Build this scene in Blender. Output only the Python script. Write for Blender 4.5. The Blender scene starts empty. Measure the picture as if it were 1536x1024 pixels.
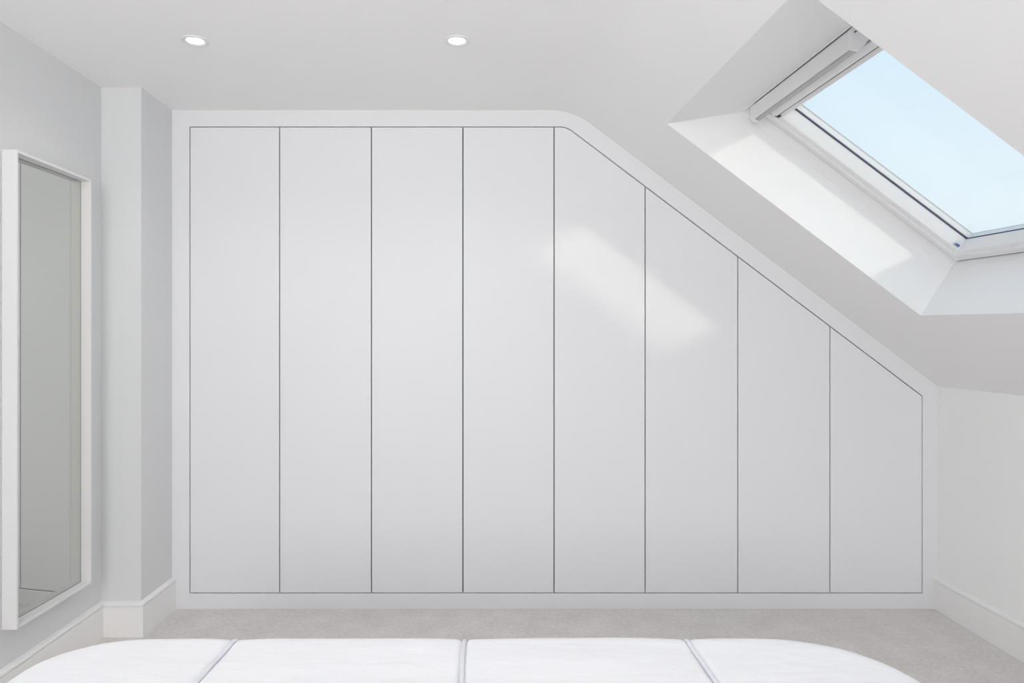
import bpy, bmesh, math
from mathutils import Vector, noise

# ------------------------------------------------------------------ camera, light, exposure
S = bpy.context.scene
COL = S.collection
EYE = 1.245
cd = bpy.data.cameras.new('camera'); cam = bpy.data.objects.new('camera', cd); COL.objects.link(cam)
cam.location = (0, 0, EYE); cam.rotation_euler = (math.pi/2, 0, 0)
cd.lens = 24; cd.sensor_width = 36; cd.shift_x = 0.0254; cd.shift_y = -0.0026; cd.clip_start = 0.05
S.camera = cam
S.view_settings.view_transform = 'Standard'; S.view_settings.look = 'None'
S.view_settings.gamma = 1; S.view_settings.use_curve_mapping = False
S.view_settings.exposure = -0.23
S.cycles.max_bounces = 14; S.cycles.diffuse_bounces = 10; S.cycles.use_denoising = True

w = bpy.data.worlds.new('sky'); S.world = w; w.use_nodes = True
nt = w.node_tree; N = nt.nodes; L = nt.links; N.clear()
out = N.new('ShaderNodeOutputWorld'); bg = N.new('ShaderNodeBackground'); bg.inputs['Strength'].default_value = 1.24
tc = N.new('ShaderNodeTexCoord'); sp = N.new('ShaderNodeSeparateXYZ'); L.new(tc.outputs['Generated'], sp.inputs[0])
rp = N.new('ShaderNodeValToRGB'); L.new(sp.outputs['Z'], rp.inputs[0])
rp.color_ramp.elements[0].position = 0.02; rp.color_ramp.elements[0].color = (0.88, 0.97, 1.0, 1)
rp.color_ramp.elements[1].position = 0.42; rp.color_ramp.elements[1].color = (0.64, 0.84, 0.98, 1)
nz = N.new('ShaderNodeTexNoise'); nz.inputs['Scale'].default_value = 2.2; nz.inputs['Detail'].default_value = 5
mp = N.new('ShaderNodeMapping'); mp.inputs['Scale'].default_value = (1, 1, 3.0); mp.inputs['Rotation'].default_value = (0.3, 0.5, 0)
L.new(tc.outputs['Generated'], mp.inputs[0]); L.new(mp.outputs[0], nz.inputs['Vector'])
cr = N.new('ShaderNodeMapRange'); cr.inputs[1].default_value = 0.50; cr.inputs[2].default_value = 0.80; cr.inputs[4].default_value = 0.45
L.new(nz.outputs[0], cr.inputs[0])
mx = N.new('ShaderNodeMixRGB'); mx.inputs[2].default_value = (0.94, 0.98, 1.0, 1)
L.new(cr.outputs[0], mx.inputs[0]); L.new(rp.outputs[0], mx.inputs[1]); L.new(mx.outputs[0], bg.inputs[0]); L.new(bg.outputs[0], out.inputs[0])

def light(name, kind, loc, energy, color, direction, **kw):
    d = bpy.data.lights.new(name, kind); d.energy = energy; d.color = color
    for k, v in kw.items(): setattr(d, k, v)
    o = bpy.data.objects.new(name, d); COL.objects.link(o); o.location = loc
    o.rotation_euler = Vector(direction).to_track_quat('-Z', 'Y').to_euler()
    return o
# sun through the skylight
light('sun', 'SUN', (6, -6, 5), 0.76, (1.0, 0.93, 0.77), (-0.791, 1.0, -0.353), angle=math.radians(3.8))
# added fill light from behind the camera, set at the made-up window
light('rear_fill', 'AREA', (-0.60, -2.46, 1.52), 66, (1.0, 0.99, 0.985), (0.0, 1, 0.0), shape='RECTANGLE', size=1.6, size_y=1.3)

# added fill spot, aimed up and forward to brighten the ceiling
light('ceiling_fill', 'SPOT', (-0.35, -0.15, 1.15), 36, (1.0, 0.985, 0.975), (-0.12, 1.25, 1.15), spot_size=math.radians(86), spot_blend=1.0, shadow_soft_size=0.2)

# ------------------------------------------------------------------ dimensions
CEIL = 2.30
XL, XP, XR = -1.615, -1.448, 2.085         # left wall, pier face, right knee wall
YP, YW, YB, YN = 2.866, 3.149, 3.76, -2.6   # pier front, wardrobe front, wall behind it, wall behind camera
KNEE = 1.024; SL = 0.756                     # knee wall height and pitch of the slope
PA = math.atan(SL)
XC = XR - (CEIL-KNEE)/SL                     # where flat and slope would meet

# ------------------------------------------------------------------ helpers
def link(name, me, mat=None, parent=None):
    o = bpy.data.objects.new(name, me); COL.objects.link(o)
    if mat: me.materials.append(mat)
    if parent: o.parent = parent
    return o
def obj(name, bm, mat, parent=None, smooth=False, ang=25):
    bmesh.ops.recalc_face_normals(bm, faces=bm.faces)
    if smooth:
        for f in bm.faces: f.smooth = True
        for e in bm.edges:
            if len(e.link_faces) == 2 and e.calc_face_angle(0) > math.radians(ang): e.smooth = False
    me = bpy.data.meshes.new(name); bm.to_mesh(me); bm.free()
    return link(name, me, mat, parent)
def struct(o): o['kind'] = 'structure'; return o
def thing(o, label, cat, group=None):
    o['label'] = label; o['category'] = cat
    if group: o['group'] = group
    return o
def empty(name, loc):
    o = bpy.data.objects.new(name, None); COL.objects.link(o); o.location = loc; o.empty_display_size = 0.1
    return o
def add_box(bm, x0, x1, y0, y1, z0, z1):
    v = [bm.verts.new(p) for p in ((x0,y0,z0),(x1,y0,z0),(x1,y1,z0),(x0,y1,z0),(x0,y0,z1),(x1,y0,z1),(x1,y1,z1),(x0,y1,z1))]
    for f in ((0,1,2,3),(4,5,6,7),(0,1,5,4),(1,2,6,5),(2,3,7,6),(3,0,4,7)): bm.faces.new([v[i] for i in f])
def bridge(bm, A, B, closed=True):
    n = len(A)
    for i in range(n if closed else n-1):
        j = (i+1) % n
        bm.faces.new((A[i], A[j], B[j], B[i]))
def loops(bm, pts, ring=True, cap=False):
    """bridge successive point loops; ring joins last to first"""
    Ls = [[bm.verts.new(p) for p in lp] for lp in pts]
    for a, b in zip(Ls, Ls[1:]): bridge(bm, a, b)
    if ring: bridge(bm, Ls[-1], Ls[0])
    if cap: bm.faces.new(Ls[0]); bm.faces.new(Ls[-1])
    return Ls
def rel(o, org):           # move mesh data so that it sits right under a parent at org
    o.data.transform(__import__('mathutils').Matrix.Translation(-Vector(org))); return o

def mat(name, col, rough=0.5, spec=0.5, metal=0.0, bump=0.0, bscale=300, var=0.0, vscale=3.0, emit=None, estr=0.0):
    m = bpy.data.materials.new(name); m.use_nodes = True
    nt = m.node_tree; b = nt.nodes['Principled BSDF']; L = nt.links
    b.inputs['Base Color'].default_value = (*col, 1); b.inputs['Roughness'].default_value = rough
    b.inputs['Specular IOR Level'].default_value = spec; b.inputs['Metallic'].default_value = metal
    tc = nt.nodes.new('ShaderNodeTexCoord')
    if bump:
        n = nt.nodes.new('ShaderNodeTexNoise'); n.inputs['Scale'].default_value = bscale; n.inputs['Detail'].default_value = 3
        L.new(tc.outputs['Object'], n.inputs['Vector'])
        bu = nt.nodes.new('ShaderNodeBump'); bu.inputs['Strength'].default_value = bump; bu.inputs['Distance'].default_value = 0.001
        L.new(n.outputs[0], bu.inputs['Height']); L.new(bu.outputs[0], b.inputs['Normal'])
    if var:
        n = nt.nodes.new('ShaderNodeTexNoise'); n.inputs['Scale'].default_value = vscale; n.inputs['Detail'].default_value = 4
        L.new(tc.outputs['Object'], n.inputs['Vector'])
        mr = nt.nodes.new('ShaderNodeMapRange'); mr.inputs[3].default_value = 1-var; mr.inputs[4].default_value = 1+var
        mr.inputs[1].default_value = 0.3; mr.inputs[2].default_value = 0.7
        L.new(n.outputs[0], mr.inputs[0])
        h = nt.nodes.new('ShaderNodeHueSaturation'); h.inputs['Color'].default_value = (*col, 1)
        L.new(mr.outputs[0], h.inputs['Value']); L.new(h.outputs[0], b.inputs['Base Color'])
    if emit: b.inputs['Emission Color'].default_value = (*emit, 1); b.inputs['Emission Strength'].default_value = estr
    return m
M = {}
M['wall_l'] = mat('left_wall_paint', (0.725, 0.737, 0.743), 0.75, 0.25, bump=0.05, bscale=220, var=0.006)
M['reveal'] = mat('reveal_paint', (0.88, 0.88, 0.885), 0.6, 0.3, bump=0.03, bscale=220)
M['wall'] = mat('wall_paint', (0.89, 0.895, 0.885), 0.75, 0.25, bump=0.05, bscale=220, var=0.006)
M['ceil'] = mat('ceiling_paint', (0.89, 0.885, 0.878), 0.8, 0.2, bump=0.05, bscale=220, var=0.006)
M['trim'] = mat('trim_gloss_paint', (0.87, 0.862, 0.855), 0.35, 0.45)
M['door'] = mat('door_satin_lacquer', (0.80, 0.807, 0.832), 0.5, 0.4, bump=0.02, bscale=400)
M['carcass'] = mat('carcass_gap_shade', (0.04, 0.04, 0.045), 0.7)  # near-black, so the shade in the door gaps is in the colour
M['mframe'] = mat('mirror_frame_white', (0.80, 0.795, 0.795), 0.4, 0.4)
M['mirror'] = mat('mirror_silver', (0.63, 0.645, 0.61), 0.0, 0.5, metal=1.0)
M['edge'] = mat('mirror_edge_dark', (0.12, 0.14, 0.13), 0.4)
M['upvc'] = mat('window_white_lacquer', (0.86, 0.86, 0.865), 0.32, 0.5)
M['gasket'] = mat('gasket_navy', (0.018, 0.025, 0.09), 0.5)
M['corner_blue'] = mat('corner_mark_blue', (0.16, 0.24, 0.45), 0.5)
M['clad'] = mat('outer_bead_white', (0.9, 0.9, 0.9), 0.4)
M['alu'] = mat('spacer_grey', (0.5, 0.5, 0.52), 0.4)
M['blind'] = mat('blind_cassette_white', (0.80, 0.80, 0.80), 0.4)
M['blindfab'] = mat('blind_fabric_grey', (0.52, 0.525, 0.53), 0.8)
M['dark'] = mat('dark_metal_and_shade', (0.06, 0.06, 0.065), 0.4)  # clip and screw metal, also the strip that paints gap shade
M['lens'] = mat('lamp_lens', (1, 1, 1), 0.5, emit=(1, 0.985, 0.96), estr=1.35)
M['bezel'] = mat('lamp_bezel_white', (0.80, 0.79, 0.79), 0.4)
M['wood'] = mat('bed_base_oak', (0.40, 0.30, 0.20), 0.5, var=0.15, vscale=8)
M['mattress'] = mat('mattress_ticking', (0.78, 0.78, 0.77), 0.9)

def glass_mat():
    m = bpy.data.materials.new('window_glass'); m.use_nodes = True
    nt = m.node_tree; N = nt.nodes; L = nt.links; N.clear()
    o = N.new('ShaderNodeOutputMaterial'); t = N.new('ShaderNodeBsdfTransparent'); g = N.new('ShaderNodeBsdfGlossy')
    t.inputs[0].default_value = (0.99, 0.992, 0.99, 1); g.inputs['Roughness'].default_value = 0.02
    lw = N.new('ShaderNodeLayerWeight'); pw = N.new('ShaderNodeMath'); pw.operation = 'POWER'; pw.inputs[1].default_value = 5
    L.new(lw.outputs['Facing'], pw.inputs[0])
    f = N.new('ShaderNodeMath'); f.operation = 'MULTIPLY_ADD'; f.inputs[1].default_value = 0.9; f.inputs[2].default_value = 0.035
    L.new(pw.outputs[0], f.inputs[0]); x = N.new('ShaderNodeMixShader')
    L.new(f.outputs[0], x.inputs[0]); L.new(t.outputs[0], x.inputs[1]); L.new(g.outputs[0], x.inputs[2]); L.new(x.outputs[0], o.inputs[0])
    return m
M['glass'] = glass_mat()

def carpet_mat():
    m = mat('carpet_pile', (0.46, 0.44, 0.43), 0.95, 0.1)
    nt = m.node_tree; N = nt.nodes; L = nt.links; b = N['Principled BSDF']
    tc = N.new('ShaderNodeTexCoord')
    def nz(sc, det=2):
        n = N.new('ShaderNodeTexNoise'); n.inputs['Scale'].default_value = sc; n.inputs['Detail'].default_value = det
        L.new(tc.outputs['Object'], n.inputs['Vector']); return n
    a, c, d = nz(330, 3), nz(60, 3), nz(7, 3)
    m1 = N.new('ShaderNodeMath'); m1.operation = 'MULTIPLY'; m1.inputs[1].default_value = 0.55; L.new(a.outputs[0], m1.inputs[0])
    m2 = N.new('ShaderNodeMath'); m2.operation = 'MULTIPLY_ADD'; m2.inputs[1].default_value = 0.30; L.new(c.outputs[0], m2.inputs[0]); L.new(m1.outputs[0], m2.inputs[2])
    m3 = N.new('ShaderNodeMath'); m3.operation = 'MULTIPLY_ADD'; m3.inputs[1].default_value = 0.25; L.new(d.outputs[0], m3.inputs[0]); L.new(m2.outputs[0], m3.inputs[2])
    r = N.new('ShaderNodeValToRGB'); L.new(m3.outputs[0], r.inputs[0])
    r.color_ramp.elements[0].position = 0.36; r.color_ramp.elements[0].color = (0.62, 0.585, 0.57, 1)
    r.color_ramp.elements[1].position = 0.74; r.color_ramp.elements[1].color = (0.91, 0.875, 0.86, 1)
    L.new(r.outputs[0], b.inputs['Base Color'])
    bu = N.new('ShaderNodeBump'); bu.inputs['Strength'].default_value = 0.8; bu.inputs['Distance'].default_value = 0.004
    L.new(a.outputs[0], bu.inputs['Height']); L.new(bu.outputs[0], b.inputs['Normal'])
    return m
M['carpet'] = carpet_mat()
def cotton_mat():
    m = mat('duvet_cotton', (0.93, 0.94, 0.975), 0.9, 0.15)
    nt = m.node_tree; N = nt.nodes; L = nt.links; b = N['Principled BSDF']
    b.inputs['Sheen Weight'].default_value = 0.25; b.inputs['Sheen Roughness'].default_value = 0.6
    tc = N.new('ShaderNodeTexCoord'); mp = N.new('ShaderNodeMapping'); mp.inputs['Scale'].default_value = (1.0, 3.2, 1)
    L.new(tc.outputs['Object'], mp.inputs[0])
    n1 = N.new('ShaderNodeTexNoise'); n1.inputs['Scale'].default_value = 9; n1.inputs['Detail'].default_value = 6; n1.inputs['Distortion'].default_value = 0.6
    L.new(mp.outputs[0], n1.inputs['Vector'])
    n2 = N.new('ShaderNodeTexNoise'); n2.inputs['Scale'].default_value = 260; n2.inputs['Detail'].default_value = 2
    L.new(tc.outputs['Object'], n2.inputs['Vector'])
    b1 = N.new('ShaderNodeBump'); b1.inputs['Strength'].default_value = 0.22; b1.inputs['Distance'].default_value = 0.012; L.new(n1.outputs[0], b1.inputs['Height'])
    b2 = N.new('ShaderNodeBump'); b2.inputs['Strength'].default_value = 0.35; b2.inputs['Distance'].default_value = 0.0015; L.new(n2.outputs[0], b2.inputs['Height'])
    L.new(b1.outputs[0], b2.inputs['Normal']); L.new(b2.outputs[0], b.inputs['Normal'])
    return m
M['cotton'] = cotton_mat()
M['piping'] = mat('duvet_piping', (0.84, 0.84, 0.90), 0.85, 0.15, bump=0.3, bscale=300)

# ------------------------------------------------------------------ room shell
bm = bmesh.new(); add_box(bm, XL-0.1, XR+0.1, YN-0.1, YB+0.1, -0.12, 0.0); struct(obj('floor', bm, M['carpet']))
# left wall with its pier
bm = bmesh.new()
o = [(XL, YN), (XL, YP), (XP, YP), (XP, YB), (XL-0.12, YB), (XL-0.12, YN)]
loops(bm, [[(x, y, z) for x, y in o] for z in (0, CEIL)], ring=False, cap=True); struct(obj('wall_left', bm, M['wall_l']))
bm = bmesh.new(); add_box(bm, XR, XR+0.12, YN, YB, 0, KNEE); struct(obj('wall_right', bm, M['wall']))

def arc_profile(off=0.0, r=0.33, n=18):
    """points (x,z) round the corner of flat and slope, shifted inward by off, rounded with radius r"""
    zc = CEIL-off; xk = XR + (KNEE - off*math.sqrt(1+SL*SL) - zc)/SL     # mitre corner
    t = r*math.tan(PA/2); cx, cz = xk-t, zc-r
    return [(cx + r*math.sin(PA*i/n), cz + r*math.cos(PA*i/n)) for i in range(n+1)]
arc = arc_profile()
# gable wall behind the wardrobe and wall behind the camera share the room's cross section
sec = [(XL, 0), (XL, CEIL)] + arc + [(XR, KNEE), (XR, 0)]
bm = bmesh.new(); loops(bm, [[(x, y, z) for x, z in sec] for y in (YB, YB+0.1)], ring=False, cap=True); struct(obj('wall_far', bm, M['wall']))
# wall behind the camera, in pieces round an unseen window added for light
WX0, WX1, WZ0, WZ1 = -1.25, 1.45, 0.66, 2.18
def clip_top(x):
    if x <= arc[0][0]: return CEIL
    for (a, b), (c, d) in zip(arc, arc[1:]):
        if x <= c: return b + (d-b)*(x-a)/(c-a)
    return KNEE + SL*(XR-x)
WX0, WX1, WZ0, WZ1 = -1.50, 0.30, 0.80, 2.20
bm = bmesh.new()
def poly(bm, pts, y0, y1): loops(bm, [[(x, y, z) for x, z in pts] for y in (y0, y1)], ring=False, cap=True)
poly(bm, [(XL, 0), (XL, CEIL), (WX0, CEIL), (WX0, 0)], YN-0.1, YN)
poly(bm, [(WX0, 0), (WX0, WZ0), (WX1, WZ0), (WX1, 0)], YN-0.1, YN)
poly(bm, [(WX0, WZ1), (WX0, CEIL)] + arc + [(WX1, clip_top(WX1)), (WX1, WZ1)], YN-0.1, YN)
poly(bm, [(WX1, 0), (WX1, clip_top(WX1)), (XR, KNEE), (XR, 0)], YN-0.1, YN)
struct(obj('wall_near', bm, M['wall']))
w2 = bmesh.new()
def rect(x0, x1, z0, z1, y): return [(x0, y, z0), (x1, y, z0), (x1, y, z1), (x0, y, z1)]
loops(w2, [rect(WX0, WX1, WZ0, WZ1, YN-0.08), rect(WX0, WX1, WZ0, WZ1, YN-0.02), rect(WX0+0.05, WX1-0.05, WZ0+0.05, WZ1-0.05, YN-0.02), rect(WX0+0.05, WX1-0.05, WZ0+0.05, WZ1-0.05, YN-0.08)])
added_win = struct(obj('added_rear_window', w2, M['upvc']))  # frame of the window added behind the camera to let light in
g = bmesh.new(); add_box(g, WX0+0.05, WX1-0.05, YN-0.055, YN-0.05, WZ0+0.05, WZ1-0.05); obj('pane', g, M['glass'], added_win)

# ------------------------------------------------------------------ skylight frame of reference (on the slope)
U = Vector((math.cos(PA), 0, -math.sin(PA))); NV = Vector((math.sin(PA), 0, math.cos(PA)))
A0 = Vector((0.697, 0, EYE + 0.828 + 0.0001)); A0.z = KNEE + SL*(XR-A0.x)
def P(s, y, n): return A0 + U*(s + 0.03*(2.63-y)) + NV*n + Vector((0, y, 0))
def Lp(s0, s1, y0, y1, n): return [P(s0, y0, n), P(s1, y0, n), P(s1, y1, n), P(s0, y1, n)]
# ceiling: flat, curve and slope, with the skylight's opening and plastered reveals
bm = bmesh.new()
xs = [(XL-0.10, CEIL)] + arc
def row(y): return [bm.verts.new((x, y, z)) for x, z in xs]
r0, r1 = row(YN-0.1), row(YB+0.1)
bridge(bm, r0, r1, False)
knee0, knee1 = bm.verts.new((XR+0.10, YN-0.1, KNEE-SL*0.10)), bm.verts.new((XR+0.10, YB+0.1, KNEE-SL*0.10))
O = [P(0, 1.57, 0), P(1.224, 1.57, 0), P(1.224, 2.63, 0), P(0, 2.63, 0)]
I = [P(0.202, 1.80, 0.21), P(1.208, 1.80, 0.21), P(1.208, 2.63, 0.21), P(0.202, 2.63, 0.21)]
vo = [bm.verts.new(p) for p in O]; vi = [bm.verts.new(p) for p in I]
corner = [r0[-1], knee0, knee1, r1[-1]]
bridge(bm, corner, vo)
bm.normal_update()
ce = obj('ceiling', bm, M['ceil'], smooth=True, ang=12); struct(ce)
so = ce.modifiers.new('thick', 'SOLIDIFY'); so.thickness = 0.03; so.use_rim = False
me = ce.data   # make sure the thickness goes outwards (flat part's normal down)
so.offset = -1.0 if me.polygons[0].normal.z < 0 else 1.0

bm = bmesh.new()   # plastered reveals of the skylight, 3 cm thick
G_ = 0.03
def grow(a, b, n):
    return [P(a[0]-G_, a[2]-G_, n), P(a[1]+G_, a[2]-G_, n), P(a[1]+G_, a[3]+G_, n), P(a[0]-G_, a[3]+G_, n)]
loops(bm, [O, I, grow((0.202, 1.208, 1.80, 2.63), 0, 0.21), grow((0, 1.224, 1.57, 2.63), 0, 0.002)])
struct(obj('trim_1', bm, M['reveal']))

# ------------------------------------------------------------------ skirting boards
def skirt(name, path, norms):
    """path of (x,y) on the wall, norms the room-side mitre vectors"""
    H = 0.146
    prof = [(0, 0), (0.018, 0), (0.018, H-0.022), (0.0145, H-0.020), (0.0145, H-0.018), (0.0185, H-0.0165), (0.0205, H-0.012), (0.0195, H-0.007), (0.015, H-0.0035), (0.009, H-0.001), (0, H)]
    bm = bmesh.new()
    loops(bm, [[(x+nx*t, y+ny*t, z) for t, z in prof] for (x, y), (nx, ny) in zip(path, norms)], ring=False, cap=True)
    return struct(obj(name, bm, M['trim'], smooth=True, ang=35))
skirt('baseboard_left', [(XL, YN), (XL, YP), (XP, YP), (XP, YW)], [(1, 0), (1, -1), (1, -1), (1, 0)])
skirt('baseboard_right', [(XR, YW), (XR, YN)], [(-1, 0), (-1, 0)])

# ------------------------------------------------------------------ fitted wardrobe
def gx(px): return (px-729)*YW/1024
G = [gx(p) for p in (284, 419.2, 557, 694.3, 831.2, 968, 1107, 1245.3, 1384.3)]
ZB, ZT = EYE - (890-508)*YW/1024, EYE + (508-189.5)*YW/1024
OFF = CEIL - ZT
gap = 0.0022                                   # half a gap
war = empty('fitted_wardrobe', ((XP+XR)/2, YW, 0))
thing(war, 'white built-in wardrobe wall of eight flat handleless doors under the sloping ceiling', 'wardrobe')
arc_i = arc_profile(OFF, 0.085)
def slope_z(x, off): return KNEE + SL*(XR-x) - off*math.sqrt(1+SL*SL)
outer = [(XP, 0), (XP, CEIL)] + arc + [(XR, KNEE), (XR, 0)]
inner = [(G[0], ZB), (G[0], ZT)] + arc_i + [(G[8], slope_z(G[8], OFF)), (G[8], ZB)]
e = 0.0007
bm = bmesh.new()
def ins(pts, d):   # tiny inset towards the frame for the eased inner edge
    cx, cz = 0.2, 1.0
    return [(x + (d if x > cx else -d), z + (d if z > cz else -d)) for x, z in pts]
loops(bm, [[(x, YW+0.025, z) for x, z in outer], [(x, YW, z) for x, z in outer], [(x, YW, z) for x, z in ins(inner, 0.0018)],
           [(x, YW+0.0018, z) for x, z in inner], [(x, YW+0.025, z) for x, z in inner]])
rel(obj('surround', bm, M['door'], war, smooth=True, ang=20), war.location)
bm = bmesh.new()
poly(bm, [(XP, 0.0), (XP, CEIL)] + arc + [(XR, KNEE), (XR, 0.0)], YW+0.0255, YB-0.001)
rel(obj('carcass', bm, M['carcass'], war), war.location)
for k in range(8):
    x0, x1 = G[k]+(gap if k else 0.0038), G[k+1]-(gap if k < 7 else 0.0038)
    zb, zt = ZB+0.0038, ZT-0.0038
    off = OFF+0.0042
    A = arc_profile(off, 0.083)
    pts = [(x0, zb)]
    if x1 < A[0][0]: pts += [(x0, zt), (x1, zt)]
    elif x0 < A[0][0]: pts += [(x0, zt)] + A + [(x1, slope_z(x1, off))]
    else: pts += [(x0, slope_z(x0, off)), (x1, slope_z(x1, off))]
    pts += [(x1, zb)]
    bm = bmesh.new()
    f = bm.faces.new([bm.verts.new((x, YW+0.0005, z)) for x, z in pts])
    r = bmesh.ops.extrude_face_region(bm, geom=[f])
    for v in [g for g in r['geom'] if isinstance(g, bmesh.types.BMVert)]: v.co.y += 0.021
    bm.edges.ensure_lookup_table()
    fe = [e_ for e_ in bm.edges if all(abs(v.co.y-(YW+0.0005)) < 1e-5 for v in e_.verts)]
    bmesh.ops.bevel(bm, geom=fe, offset=0.0024, segments=2, affect='EDGES', profile=0.5)
    d = obj('door', bm, M['door'], war); rel(d, war.location)

# ------------------------------------------------------------------ wall mirror
MY0, MY1, MZ0, MZ1, MX = 2.275, 2.708, 0.276, 1.876, XL+0.051
mir = empty('wall_mirror', (XL, (MY0+MY1)/2, MZ0))
thing(mir, 'tall narrow mirror in a deep white box frame hung on the left wall', 'mirror')
def rx(x, y0, y1, z0, z1): return [(x, y0, z0), (x, y1, z0), (x, y1, z1), (x, y0, z1)]
ft = 0.009
bm = bmesh.new()
loops(bm, [rx(XL+0.001, MY0, MY1, MZ0, MZ1), rx(MX-0.001, MY0, MY1, MZ0, MZ1), rx(MX, MY0+0.001, MY1-0.001, MZ0+0.001, MZ1-0.001),
           rx(MX, MY0+ft-0.001, MY1-ft+0.001, MZ0+ft-0.001, MZ1-ft+0.001), rx(MX-0.001, MY0+ft, MY1-ft, MZ0+ft, MZ1-ft), rx(XL+0.001, MY0+ft, MY1-ft, MZ0+ft, MZ1-ft)])
rel(obj('frame', bm, M['mframe'], mir), mir.location)
def gxm(y): return XL+0.013 - 0.071*(MY1-ft-y)**2      # the thin glass bows slightly back towards the wall
def ringm(d, i):
    ys = [MY0+i + (MY1-MY0-2*i)*k/24 for k in range(25)]
    return [(gxm(y)+d, y, MZ0+i) for y in ys] + [(gxm(y)+d, y, MZ1-i) for y in reversed(ys)]
bm = bmesh.new(); fr = [bm.verts.new(p) for p in ringm(0.0, ft+0.0015)]; bk = [bm.verts.new(p) for p in ringm(-0.0008, ft+0.0015)]
for k in range(24):
    for q in (fr, bk): bm.faces.new((q[k], q[k+1], q[48-k], q[49-k]))
bridge(bm, fr, bk)
rel(obj('mirror_glass', bm, M['mirror'], mir, smooth=True, ang=30), mir.location)
bm = bmesh.new()                               # dark hairline seal round the glass
loops(bm, [ringm(-0.0009, ft+0.0001), ringm(0.0004, ft+0.0001), ringm(0.0004, ft+0.0016), ringm(-0.0009, ft+0.0016)])
rel(obj('edge_seal', bm, M['edge'], mir), mir.location)['label'] = 'thin dark seal around the glass'

# ------------------------------------------------------------------ skylight
sky = empty('window_1', P(0.7, 2.2, 0.24)); sky['kind'] = 'structure'
def so_(name, bm, m, **k): return rel(obj(name, bm, m, sky, **k), sky.location)
bm = bmesh.new()   # fixed frame: slim lining that carries the reveal on outwards
loops(bm, [Lp(0.2005, 1.2095, 1.7985, 2.6315, 0.2095), Lp(0.2035, 1.2065, 1.8015, 2.6285, 0.2080), Lp(0.2055, 1.2045, 1.8035, 2.6265, 0.2105), Lp(0.2060, 1.2030, 1.814, 2.6175, 0.250), Lp(0.2060, 1.2030, 1.814, 2.6175, 0.300), Lp(0.17, 1.24, 1.77, 2.665, 0.300), Lp(0.17, 1.24, 1.77, 2.665, 0.212)])
so_('fixed_frame', bm, M['upvc'])
bm = bmesh.new()   # opening sash, moulded
loops(bm, [Lp(0.209, 1.1995, 1.817, 2.6135, 0.305), Lp(0.209, 1.1995, 1.817, 2.6135, 0.2430), Lp(0.211, 1.1975, 1.819, 2.6115, 0.2410), Lp(0.262, 1.170, 1.852, 2.572, 0.2385), Lp(0.264, 1.168, 1.854, 2.570, 0.2320),
           Lp(0.266, 1.166, 1.856, 2.567, 0.2385), Lp(0.322, 1.147, 1.890, 2.540, 0.2385), Lp(0.3245, 1.1445, 1.893, 2.537, 0.2415),
           Lp(0.334, 1.1358, 1.903, 2.527, 0.2865), Lp(0.334, 1.1358, 1.903, 2.527, 0.2880), Lp(0.30, 1.16, 1.87, 2.56, 0.2880), Lp(0.30, 1.16, 1.87, 2.56, 0.305)])
so_('sash', bm, M['upvc'], smooth=True, ang=30)
bm = bmesh.new()
loops(bm, [Lp(0.305, 1.155, 1.88, 2.55, 0.2890), Lp(0.305, 1.155, 1.88, 2.55, 0.2930)], ring=False, cap=True)
so_('pane', bm, M['glass'])
bm = bmesh.new()   # navy gasket
loops(bm, [Lp(0.333, 1.1368, 1.902, 2.528, 0.2850), Lp(0.335, 1.1345, 1.904, 2.5258, 0.2850), Lp(0.335, 1.1345, 1.904, 2.5258, 0.2888), Lp(0.333, 1.1368, 1.902, 2.528, 0.2888)])
so_('gasket', bm, M['gasket'])['label'] = 'navy rubber gasket'
bm = bmesh.new()   # outer bead beyond the glass
loops(bm, [Lp(0.328, 1.141, 1.902, 2.527, 0.2935), Lp(0.328, 1.141, 1.906, 2.524, 0.3125), Lp(0.30, 1.16, 1.87, 2.57, 0.325), Lp(0.28, 1.18, 1.86, 2.59, 0.3115), Lp(0.28, 1.18, 1.86, 2.59, 0.2935)])
so_('outer_bead', bm, M['clad'])
bm = bmesh.new()
loops(bm, [Lp(0.327, 1.140, 1.906, 2.5245, 0.3118), Lp(0.327, 1.140, 1.9085, 2.5225, 0.3118), Lp(0.327, 1.140, 1.9085, 2.5225, 0.3150), Lp(0.327, 1.142, 1.906, 2.5245, 0.3150)])
so_('spacer', bm, M['alu'])['label'] = 'thin grey outer edge strip'
# bar along the head of the sash
def sweep(bm, prof, y0, y1): loops(bm, [[P(s, y, n) for s, n in prof] for y in (y0, y1)], ring=False, cap=True)
bm = bmesh.new(); sweep(bm, [(0.275, 0.2380), (0.2745, 0.228), (0.277, 0.2235), (0.281, 0.2225), (0.297, 0.2245), (0.302, 0.2270), (0.304, 0.231), (0.304, 0.2380)], 1.868, 2.530)
so_('ventilation_bar', bm, M['upvc'], smooth=True, ang=40)
bm = bmesh.new(); sweep(bm, [(0.3042, 0.2385), (0.3042, 0.2300), (0.3056, 0.2300), (0.3056, 0.2385)], 1.88, 2.528)  # thin dark strip along the lower edge of the bar
so_('bar_line', bm, M['dark'])['label'] = 'thin dark line below the bar'
bm = bmesh.new(); sweep(bm, [(1.2000, 0.2500), (1.2000, 0.2440), (1.2022, 0.2440), (1.2022, 0.2500)], 1.822, 2.606)  # dark strip painting the shade in the gap below the sash
so_('sill_gap_shade', bm, M['dark'])['label'] = 'thin dark strip for the shaded gap between sash and lower frame'
bm = bmesh.new(); sweep(bm, [(0.272, 0.2380), (0.272, 0.228), (0.280, 0.226), (0.288, 0.228), (0.288, 0.2380)], 2.5315, 2.545)
so_('bar_end_clip', bm, M['alu'])['label'] = 'small grey clip at the end of the bar'
bm = bmesh.new(); sweep(bm, [(0.298, 0.2380), (0.298, 0.227), (0.312, 0.229), (0.318, 0.2380)], 2.531, 2.540)
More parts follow.
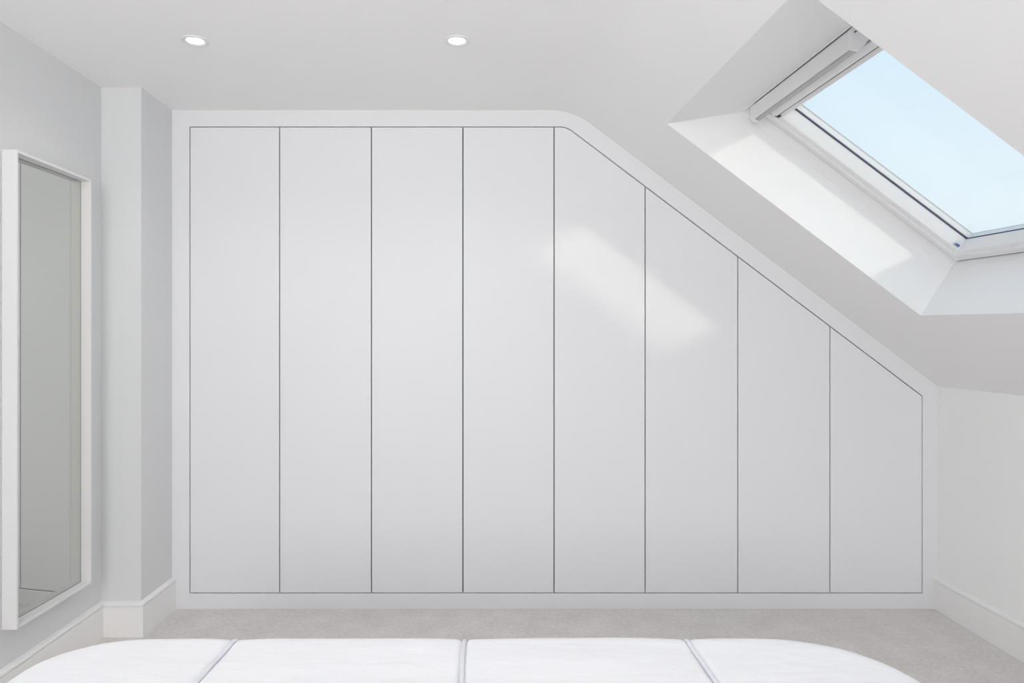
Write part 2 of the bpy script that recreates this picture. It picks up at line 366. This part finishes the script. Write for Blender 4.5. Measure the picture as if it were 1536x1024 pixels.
so_('bar_end_clip', bm, M['dark'])['label'] = 'small dark clip at the end of the bar'
bm = bmesh.new()  # small blue marks at the lower far corner of the sash
for i in range(4): sweep(bm, [(1.112+0.006*i, 0.246), (1.1145+0.006*i, 0.246), (1.1205+0.004*i, 0.254), (1.118+0.004*i, 0.254)], 2.528, 2.5345)
so_('corner_marks', bm, M['corner_blue'])['label'] = 'small blue marks at the lower sash corner'

# ------------------------------------------------------------------ roller blind at the head of the skylight
bl = empty('roller_blind', P(0.23, 2.24, 0.21))
thing(bl, 'white cassette of a rolled-up blind fixed across the head of the skylight', 'blind')
def bo(name, bm, m, **k): return rel(obj(name, bm, m, bl, **k), bl.location)
bm = bmesh.new()
sweep(bm, [(0.2105, 0.236), (0.2085, 0.204), (0.2110, 0.199), (0.215, 0.1955), (0.2385, 0.1670), (0.2415, 0.1655), (0.2435, 0.1675), (0.2440, 0.172), (0.237, 0.186), (0.237, 0.236)], 1.892, 2.536)
bo('cassette', bm, M['blind'], smooth=True, ang=30)
for a, b in ((2.5365, 2.545), (1.880, 1.8915)):
    bm = bmesh.new(); sweep(bm, [(0.2105, 0.237), (0.2080, 0.2035), (0.212, 0.1965), (0.2400, 0.1635), (0.2460, 0.1645), (0.262, 0.173), (0.266, 0.184), (0.262, 0.237)], a, b)
    bo('end_cap', bm, M['upvc'])
bm = bmesh.new(); K = 20
sweep(bm, [(0.2525+0.012*math.cos(2*math.pi*i/K), 0.1850+0.012*math.sin(2*math.pi*i/K)) for i in range(K)], 1.893, 2.535)
bo('fabric_roll', bm, M['blindfab'], smooth=True, ang=40)['label'] = 'grey rolled-up blind fabric'
bm = bmesh.new(); sweep(bm, [(0.222+0.002*math.cos(k*math.pi/4), 0.2045+0.002*math.sin(k*math.pi/4)) for k in range(8)], 1.872, 1.8795)
bo('screw', bm, M['dark'])['label'] = 'small dark screw'

# ------------------------------------------------------------------ recessed downlights
def lathe(prof, n=48):
    bm = bmesh.new(); ls = []
    for r, z in prof: ls.append([(r*math.cos(2*math.pi*i/n), r*math.sin(2*math.pi*i/n), z) for i in range(n)])
    return bm, ls
def downlight():
    root = empty('recessed_downlight', (0, 0, CEIL))
    bm, ls = lathe([(0.0475, -0.0002), (0.0475, -0.002), (0.0460, -0.0040), (0.0425, -0.0048), (0.0350, -0.0036), (0.0305, -0.0012), (0.0300, -0.0002)])
    loops(bm, ls); obj('bezel', bm, M['bezel'], root, smooth=True, ang=50)
    bm, ls = lathe([(0.0299, -0.0002), (0.0299, -0.0014), (0.027, -0.0019), (0.015, -0.0028), (0.002, -0.003)])
    loops(bm, ls, ring=False, cap=True); obj('lens', bm, M['lens'], root, smooth=True, ang=50)['label'] = 'glowing white lens'
    return root
dl = downlight()
for i, (x, lab) in enumerate(((-1.029, 'round white recessed ceiling downlight, lit, the one nearer the mirror and pier'), (-0.103, 'round white recessed ceiling downlight, lit, the one nearer the skylight'))):
    if i == 0: r = dl
    else:
        r = dl.copy(); COL.objects.link(r)
        for ch in list(dl.children): c = ch.copy(); COL.objects.link(c); c.parent = r
    r.location = (x, 2.416, CEIL)
    thing(r, lab, 'ceiling light', 'downlights in the flat ceiling')
    light('downlight_beam', 'SPOT', (x, 2.416, CEIL-0.006), 14, (1.0, 0.97, 0.93), (0, -0.15, -1), spot_size=math.radians(150), spot_blend=1.0, shadow_soft_size=0.03)

# ------------------------------------------------------------------ bed and duvet
bed = empty('bed', (-0.035, 0.5, 0)); thing(bed, 'low double bed on the carpet, covered by the white duvet', 'bed')
bx0, bx1, by0, by1 = -0.90, 0.83, -0.55, 1.50
bm = bmesh.new(); add_box(bm, bx0, bx1, by0, by1, 0.12, 0.29); rel(obj('bed_base', bm, M['wood'], bed), bed.location)
bm = bmesh.new(); add_box(bm, bx0+0.01, bx1-0.01, by0+0.01, by1-0.01, 0.291, 0.50)
bmesh.ops.bevel(bm, geom=list(bm.edges), offset=0.04, segments=4, affect='EDGES'); rel(obj('mattress', bm, M['mattress'], bed, smooth=True, ang=60), bed.location)
for x in (bx0+0.06, bx1-0.06):
    for y in (by0+0.06, by1-0.06):
        bm = bmesh.new(); loops(bm, [[(x+sx*t, y+sy*t, z) for sx, sy in ((-1,-1),(1,-1),(1,1),(-1,1))] for t, z in ((0.022, 0), (0.032, 0.12))], ring=False, cap=True)
        rel(obj('leg', bm, M['wood'], bed), bed.location)

DX0, DX1, DY0, DY1, DZ = -1.010, 0.930, -0.62, 1.628, 0.556
SEAMS = (-0.583, -0.050, 0.465)
def outline(d, nc=14, ns=44):
    """rounded rectangle shrunk inward by d, fixed number of points"""
    x0, x1, y0, y1 = DX0+d, DX1-d, DY0+d, DY1-d
    pts = []
    def corner(cx, cy, rx_, ry_, a0):
        for i in range(nc+1):
            a = a0 + math.pi/2*i/nc; c_, s_ = math.cos(a), math.sin(a)
            k = 0.86; pts.append((cx+rx_*math.copysign(abs(c_)**k, c_), cy+ry_*math.copysign(abs(s_)**k, s_)))
    def side(p, q, ns=ns):
        for i in range(1, ns): t = i/ns; pts.append((p[0]+(q[0]-p[0])*t, p[1]+(q[1]-p[1])*t))
    rr = max(0.30-d*0.7, 0.01), max(0.30-d*0.7, 0.01); rl = max(0.24-d*0.6, 0.01), max(0.20-d*0.6, 0.01); rn = max(0.12-d*0.5, 0.01)
    a = len(pts); corner(x1-rr[0], y1-rr[1], rr[0]*1.0, rr[1], 0)
    side(pts[-1], (x0+rl[0], y1), 380); corner(x0+rl[0], y1-rl[1], rl[0], rl[1], math.pi/2)
    side(pts[-1], (x0, y0+rn)); corner(x0+rn, y0+rn, rn, rn, math.pi)
    side(pts[-1], (x1-rn, y0), 380); corner(x1-rn, y0+rn, rn, rn, 1.5*math.pi)
    side(pts[-1], pts[a])
    return pts
def seam_dip(x):
    d = min(abs(x-s) for s in SEAMS); return -0.011*math.exp(-(d/0.009)**2) - 0.003*math.exp(-(d/0.06)**2)
def top_z(x, y):
    v = Vector((x*1.3, y*3.6, 0.3)); z = 0.0040*noise.noise(v*1.3) + 0.0022*noise.noise(v*4.1) + 0.0010*noise.noise(v*11)
    return seam_dip(x) + z
R = 0.075
prof = [(-0.012, 0.20), (-0.006, 0.215), (-0.004, 0.30), (0.0, 0.38)] + [(-0.0+R*(1-math.cos(t*math.pi/2)), DZ-R+R*math.sin(t*math.pi/2)) for t in [i/12 for i in range(13)]]
prof += [(R+0.01*k, DZ + 0.004*min(1, k/20)) for k in range(1, 24)] + [(0.32+0.03*k, DZ+0.004) for k in range(1, 20)]
bm = bmesh.new(); allp = []
for d, z in prof:
    f = max(0.0, min(1.0, (z-0.30)/(DZ-0.30)))
    lp = []
    for (x, y) in outline(d):
        dz = top_z(x, y)*f
        wv = 0.012*(1-f)*math.sin(x*23+y*17)          # hanging folds near the hem
        cx, cy = (x-(DX0+DX1)/2), (y-(DY0+DY1)/2); l = math.hypot(cx, cy) or 1
        lp.append((x+cx/l*wv, y+cy/l*wv, z+dz))
    allp.append(lp)
Ls = loops(bm, allp, ring=False)
bm.faces.new(Ls[-1])
bm.normal_update()
duv = obj('duvet', bm, M['cotton'], None, smooth=True, ang=80)
thing(duv, 'plump white channel-quilted duvet with grey-white piped seams across the end of the bed', 'duvet')
smd = duv.modifiers.new('thick', 'SOLIDIFY'); smd.thickness = 0.006; smd.offset = -1
for sx in SEAMS:                                       # piped seams, each its own part
    bm = bmesh.new(); rings = []
    path = [(-0.4 + 1.95*i/160) for i in range(161)]
    pts = [(sx + 0.0035*noise.noise(Vector((sx*9, y*6, 0))), y, DZ+0.004*min(1, (DY1-R-y)/0.2)+top_z(sx, y)+0.0075) for y in path]
    pts += [(sx, DY1-R+R*math.sin(t), DZ-R+(R-0.0055)*math.cos(t)) for t in [i*math.pi/16 for i in range(1, 9)]] + [(sx, DY1-0.004, 0.4)]
    for i, p in enumerate(pts):
        a, b = Vector(pts[max(0, i-1)]), Vector(pts[min(len(pts)-1, i+1)]); t = (b-a).normalized()
        u = Vector((1, 0, 0)); v = t.cross(u).normalized()
        rings.append([Vector(p)+u*0.0050*math.cos(q)+v*0.0045*math.sin(q) for q in [k*math.pi/5 for k in range(10)]])
    loops(bm, rings, ring=False, cap=True)
    obj('piping', bm, M['piping'], duv, smooth=True, ang=60)['label'] = 'grey-white piped seam'
